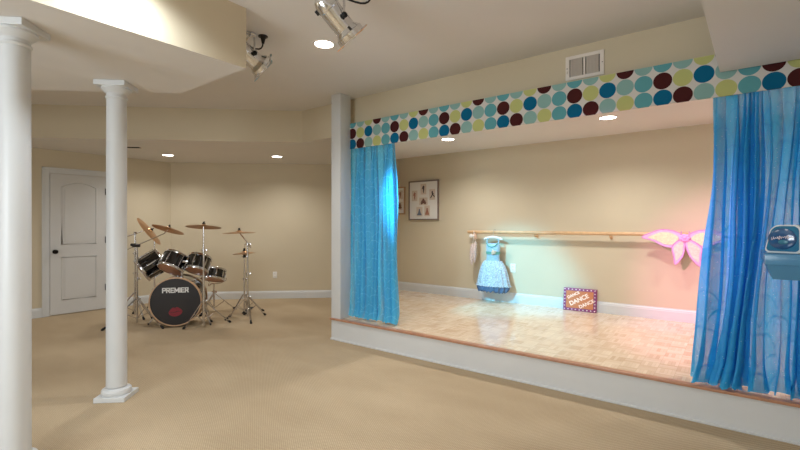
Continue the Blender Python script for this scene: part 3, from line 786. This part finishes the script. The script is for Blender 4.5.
q = skin_tube([(.455, .225, .120, .06, 17), (.43, .222, .118, .07, 17), (.405, .205, .110, .08, 17), (.385, .19, .10, .10, 17), (.392, .15, .08, .08, 17), (.46, .14, .08, .02, 17)], 72)
rj = random.Random(5)
for vtx in q.b.verts:
    if vtx.co.z < .42: vtx.co.z += rj.uniform(-.022, .014); vtx.co.x *= rj.uniform(.96, 1.03)
q.build('tulle_underskirt', 'tulle', t, ang=70)
q = skin_tube([(.802, .112, .056, 0, 14), (.792, .128, .062, .01, 14), (.765, .150, .078, .02, 14), (.70, .180, .096, .035, 14), (.60, .208, .112, .045, 14), (.51, .228, .122, .05, 14), (.462, .236, .126, .055, 14), (.458, .230, .122, .055, 14)], 84)
q.build('lace_skirt', 'lace', t)
q = MB()
for k in range(42):                                       # scalloped lace hem
    a = 2 * PI * k / 42; rr = 1 + .055 * math.sin(14 * a)
    q.ball((.236 * rr * math.cos(a), .126 * rr * math.sin(a), .462), .010, (1.2, 1.2, .9), u=8, v=5)
q.build('lace_hem', 'lace', t)

# lightbox sign leaning on the wall
t = thing('dance_sign', 'orange and plum DANCE sign with white bulbs leaning on the stage wall', 'sign', (-1.540, 5.622, S_Z), math.radians(1.5))
SW, SH = .386, .278; lean = Matrix.Rotation(math.radians(-7), 4, 'X'); fx_ = lean @ Matrix(((1, 0, 0, 0), (0, 0, -1, 0), (0, 1, 0, 0), (0, 0, 0, 1)))
MB().box((-SW / 2, -.0, 0), (SW / 2, .046, SH), lean, bev=.006).build('light_box', 'purple', t)
MB().box((-SW / 2 + .034, -.003, .034), (SW / 2 - .034, .002, SH - .034), lean).build('face_panel', 'orange', t, smooth=False)
pos = [(-SW / 2 + .017 + (SW - .034) * i / 8, z) for i in range(9) for z in (.017, SH - .017)] + [(x, .017 + (SH - .034) * j / 6) for j in range(1, 6) for x in (-SW / 2 + .017, SW / 2 - .017)]
for x, z in pos: MB().ball((0, 0, 0), .0085, (1, 1, .7), u=10, v=6, mtx=None).build('bulb', 'bulb', t).data.transform(lean @ Matrix.Translation((x, -.001, z)))
for cx_, cz_, sz in ((-.072, .192, .046), (-.006, .138, .072), (.082, .094, .056)):
    text_mesh('lettering', 'DANCE', sz, 'signtext', t, fx_ @ Matrix.Translation((cx_, cz_, .0032)) @ Matrix.Rotation(math.radians(29), 4, 'Z'), .0008, .0024 * sz / .07, 1.0)

# framed pictures
def framed(name, x0, x1, z0, z1, frame, prints, label):
    t = thing(name, label, 'picture', ((x0 + x1) / 2, BY, (z0 + z1) / 2), 0, 'framed pictures on the stage wall')
    w, h, e = (x1 - x0) / 2, (z1 - z0) / 2, .020
    q = MB()
    for a, b_, c, d_ in ((-w, -w + e, -h, h), (w - e, w, -h, h), (-w + e, w - e, -h, -h + e), (-w + e, w - e, h - e, h)): q.box((a, -.028, c), (b_, -.0005, d_), bev=.003)
    q.build('frame', frame, t, smooth=False)
    MB().box((-w + e, -.016, -h + e), (w - e, -.002, h - e)).build('mat_board', 'mat_board', t, smooth=False)
    for (cx, cz, pw, ph, style) in prints:
        ph_ = MB().box((cx - pw / 2, -.0185, cz - ph / 2), (cx + pw / 2, -.0155, cz + ph / 2)).build('photo', 'photo', t, smooth=False)
        q = MB(); v = lambda x, z: (cx + x * pw, -.019, cz + z * ph)
        if style[1] == 'stand':
            q.tube([v(.05, .32), v(-.05, .18), v(.05, .0), v(.0, -.18), v(.05, -.36)], [.010, .016, .014, .010, .006], 8).tube([v(-.05, .18), v(-.25, .02)], .006, 6).tube([v(0, .1), v(.22, .22)], .006, 6)
        elif style[1] == 'leap':
            q.tube([v(.0, .32), v(.0, .18), v(.05, .0)], [.010, .014, .012], 8).tube([v(.05, .0), v(-.20, -.22), v(-.28, -.34)], .009, 6).tube([v(.05, 0), v(.28, -.12), v(.36, -.26)], .009, 6).tube([v(0, .15), v(.26, .05)], .006, 6)
        elif style[1] == 'sit':
            q.tube([v(.0, .36), v(.0, .15), v(-.02, -.05)], [.012, .022, .030], 8).tube([v(.0, -.1), v(-.30, -.30)], .018, 6).tube([v(.0, -.1), v(.30, -.30)], .018, 6).tube([v(0, .1), v(-.28, .0)], .008, 6).tube([v(0, .1), v(.28, 0)], .008, 6)
        else:
            q.tube([v(.0, .28), v(.0, .05), v(.0, -.22)], [.010, .016, .032], 8).tube([v(-.36, -.30), v(.36, -.30)], .012, 6)
        fig = q.build('figure', style[0], ph_)
        fig.data.transform(Matrix.Translation((0, -.019, 0)) @ Matrix.Diagonal((1, .08, 1, 1)) @ Matrix.Translation((0, .019, 0)))
    return t
framed('framed_picture', -4.168, -3.606, 1.372, 1.990, 'frame_grey', [
    (.0, .175, .105, .165, ('sil_dark', 'stand')), (-.168, .075, .105, .165, ('sil_rust', 'stand')), (.165, .085, .105, .165, ('sil_dark', 'leap')),
    (.0, -.015, .155, .115, ('sil_brown', 'sit')), (-.075, -.175, .115, .150, ('sil_blue', 'tutu')), (.070, -.165, .100, .165, ('sil_rust', 'tutu'))],
    'grey-framed picture with six small dancer photos on a white mat')
framed('framed_picture', -4.59, -4.245, 1.468, 1.912, 'frame_tan', [(.075, .095, .10, .14, ('sil_rust', 'stand')), (.070, -.085, .10, .13, ('sil_brown', 'sit'))],
    'smaller tan-framed picture half hidden behind the bright turquoise curtain')

# fairy wings hanging on the barre
t = thing('hanging_fairy_wings', 'pink and yellow fairy wings hanging over the barre end', 'fairy wings', (-.445, BY - .135, 1.165))
def wing(pts, name, inner_m, parent, y0):
    """closed outline (x, z) with a wire rim and a glitter field"""
    # smooth the outline (closed Catmull-Rom)
    n = len(pts); P = []
    for i in range(n):
        a, b_, c, d_ = [Vector((pts[(i + k - 1) % n][0], pts[(i + k - 1) % n][1])) for k in range(4)]
        for s_ in range(6):
            u = s_ / 6
            P.append(.5 * ((2 * b_) + (c - a) * u + (2 * a - 5 * b_ + 4 * c - d_) * u * u + (3 * b_ - a - 3 * c + d_) * u ** 3))
    cen = sum(P, Vector((0, 0))) / len(P)
    mz = Matrix(((1, 0, 0, 0), (0, 0, 1, y0), (0, 1, 0, 0), (0, 0, 0, 1)))
    w = MB().prism([(p.x, p.y) for p in P], -.0015, .0015, mz).build(name, 'wingpink', parent, smooth=False)
    MB().tube([(p.x, y0, p.y) for p in P], .0055, 6, closed=True).build('wire_rim', 'wingrim', w)
    Q = [cen + (p - cen) * .72 for p in P]
    MB().prism([(p.x, p.y) for p in Q], -.0045, -.0015, mz).build('glitter_field', inner_m, w, smooth=False)
for sx in (-1, 1):
    wing([(sx * .01, .01), (sx * .10, .072), (sx * .22, .085), (sx * .31, .055), (sx * .405, .0), (sx * .30, -.035), (sx * .19, -.095), (sx * .09, -.100), (sx * .03, -.06)], 'upper_wing', 'wingyellow', t, -.008 - .001 * sx)
wing([(-.004, -.01), (.000, -.10), (-.020, -.20), (-.085, -.285), (-.100, -.20), (-.115, -.10), (-.06, -.03)], 'lower_wing', 'wingpeach', t, -.020)
wing([(.008, -.01), (.012, -.10), (.055, -.21), (.135, -.295), (.140, -.20), (.150, -.10), (.07, -.03)], 'lower_wing', 'wingpeach', t, -.022)
for sx in (-1, 1):
    MB().tube([(sx * .035 + .002 * math.cos(i), .035 + .031 * math.sin(i * PI / 8), .035 + .031 * math.cos(i * PI / 8)) for i in range(16)], .004, 6, closed=True).build('elastic_strap', 'wingrim', t)
q = MB()
for k in range(7):
    a = k * 2 * PI / 7; q.ball((.030 * math.cos(a), -.030, .030 * math.sin(a) * .8), .022, (1, .45, .9), u=10, v=6)
q.ball((0, -.036, 0), .018, (1, .6, 1), u=10, v=6); q.build('flower', 'flower', t)

# ledge with the small gadget, at the right edge
t = thing('wall_ledge', 'blue-grey ledge with a sloping underside at the right edge of the picture', 'ledge', (0, 0, 0))
lx, ly0, ly1, lz = .104, 2.75, 3.22, 1.168
MB().box((lx, ly0, lz - .052), (.779, ly1, lz), bev=.004).build('ledge_top', 'ledge', t)
q = MB(); v = [q.b.verts.new(p) for p in ((lx + .006, ly0 + .006, lz - .052), (.779, ly0 + .006, lz - .052), (.779, ly1 - .006, lz - .052), (lx + .006, ly1 - .006, lz - .052),
     (lx + .030, ly0 + .03, lz - .122), (.779, ly0 + .03, lz - .122), (.779, ly1 - .03, lz - .122), (lx + .030, ly1 - .03, lz - .122))]
for f in ((0, 1, 2, 3), (4, 5, 6, 7), (0, 1, 5, 4), (1, 2, 6, 5), (2, 3, 7, 6), (3, 0, 4, 7)): q.b.faces.new([v[i] for i in f])
q.build('sloping_underside', 'ledge', t, smooth=False)

t = thing('karaoke_gadget', 'small rounded white gadget with a dark blue glassy face on the ledge', 'gadget', (.178, 2.90, lz), math.radians(-22)); t.scale = (1.09, 1.09, 1.09)
def rr(w, h, r, lean_, n=8, off=0.0):
    """rounded outline, bottom edge at z=off, left side sloping in towards the top"""
    P = []
    for (cx, cz, a0, rad) in ((w - r, r, -90, r), (w - r * 1.6, h - r * 1.6, 0, r * 1.6), (-w + lean_ + r * 2.6, h - r * 2.6, 90, r * 2.6), (-w + r, r, 180, r)):
        for k in range(n + 1):
            a = math.radians(a0 + 90 * k / n); P.append((cx + rad * math.cos(a), cz + rad * math.sin(a) + off))
    return P
py = Matrix(((1, 0, 0, 0), (0, 0, -1, 0), (0, 1, 0, 0), (0, 0, 0, 1)))
MB().prism(rr(.066, .128, .016, .016), -.085, 0, py).build('case', 'podshell', t, ang=40)
fc = MB().prism([(p[0] * .90 - .001, p[1] * .90 + .007) for p in rr(.066, .128, .016, .016)], 0, .003, py).build('face_plate', 'podblue', t, ang=40)
MB().ball((-.001, -.003, .064), .053, (1.0, .15, .92), u=28, v=16).build('dome', 'poddark', t)
q = MB().ball((.004, -.0095, .050), .016, (1.2, .2, .7)); q.build('glint', 'podteal', t)
# unreadable cursive scribble across the dome
q = MB(); pts = []
for k in range(90):
    u = k / 89; pts.append((-.042 + .084 * u + .0018 * math.sin(u * 70), -.0128 + .0064 * (2 * u - 1) ** 2, .066 + .008 * u + .0082 * math.sin(u * 62) * (0.6 + .4 * math.sin(u * 19))))
q.tube(pts, .0016, 5); q.build('script', 'podink', t)

# ------------------------------------------------------------------ lights
def spot(loc, power, rgb=(1, .93, .82), size=150, blend=.8, rad=.07, tgt=None, name='downlight_and_fill_lamp'):
    d = bpy.data.lights.new(name, 'SPOT'); d.energy = power; d.color = rgb; d.spot_size = math.radians(size); d.spot_blend = blend; d.shadow_soft_size = rad
    o = bpy.data.objects.new(name, d); C.objects.link(o); o.location = loc
    if tgt is not None: o.rotation_euler = (Vector(tgt) - Vector(loc)).to_track_quat('-Z', 'Y').to_euler()
    return o
WARM = (1.0, .98, .95)
for x, y, z, p in ((-2.683, 2.488, CEIL, 44), (-6.951, 3.226, LOW, 38), (-5.746, 4.337, LOW, 38), (-2.877, 4.75, LOW, 58), (-1.026, 4.75, LOW, 58), (.55, 4.75, LOW, 50)):  # the last is an unseen lamp added to brighten the stage, no fixture
    spot((x, y, z - .03), p, WARM)
for x, y, z, p in ((-.9, 1.0, CEIL, 50), (-1.0, -1.2, CEIL, 52), (-6.6, .3, CEIL, 44), (-4.6, 2.35, CEIL, 40)):  # unseen lamps added as room fill, no fixtures built
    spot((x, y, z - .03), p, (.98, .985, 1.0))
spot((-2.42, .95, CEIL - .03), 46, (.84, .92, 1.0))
COL = [(1.0, .30, .60), (.12, .66, .98)]
PW = [400, 620]
SZ = [38, 28]
AIM = [(.18, 5.3, .58), (-2.36, 5.6, .42)]
for (p, _), c, w, z, tgt in zip(lamps, COL, PW, SZ, AIM): spot(p, w, c, z, .75, .06, tgt, 'stage_spot_lamp')

a = bpy.data.lights.new('window_fill', 'AREA'); a.shape = 'RECTANGLE'; a.size = 2.1; a.size_y = 1.25; a.energy = 80; a.color = (.86, .94, 1.0)  # added area lamp, soft cool fill through the unseen rear window
o = bpy.data.objects.new('window_fill', a); C.objects.link(o); o.location = (-2.05, -2.78, 1.45); o.rotation_euler = (math.radians(90), 0, 0)
w = bpy.data.worlds.new('World'); bpy.context.scene.world = w; w.use_nodes = True
w.node_tree.nodes['Background'].inputs[0].default_value = (.75, .85, 1, 1); w.node_tree.nodes['Background'].inputs[1].default_value = 1.0

# ------------------------------------------------------------------ camera
cam = bpy.data.cameras.new('Camera'); co = bpy.data.objects.new('Camera', cam); C.objects.link(co)
cam.sensor_width = 36; cam.lens = 36 * 441.72 / 800; cam.shift_y = -0.93 / 800; cam.clip_start = .05
co.location = (0, 0, 1.3114); co.rotation_euler = (PI / 2, 0, T)
sc = bpy.context.scene; sc.camera = co
vs = sc.view_settings; vs.view_transform = 'Standard'; vs.look = 'None'; vs.gamma = 1.0; vs.use_curve_mapping = False; vs.exposure = 0.42
sc.cycles.max_bounces = 10; sc.cycles.diffuse_bounces = 6; sc.cycles.transparent_max_bounces = 24
sc.cycles.use_denoising = True; sc.cycles.sample_clamp_indirect = 6.0
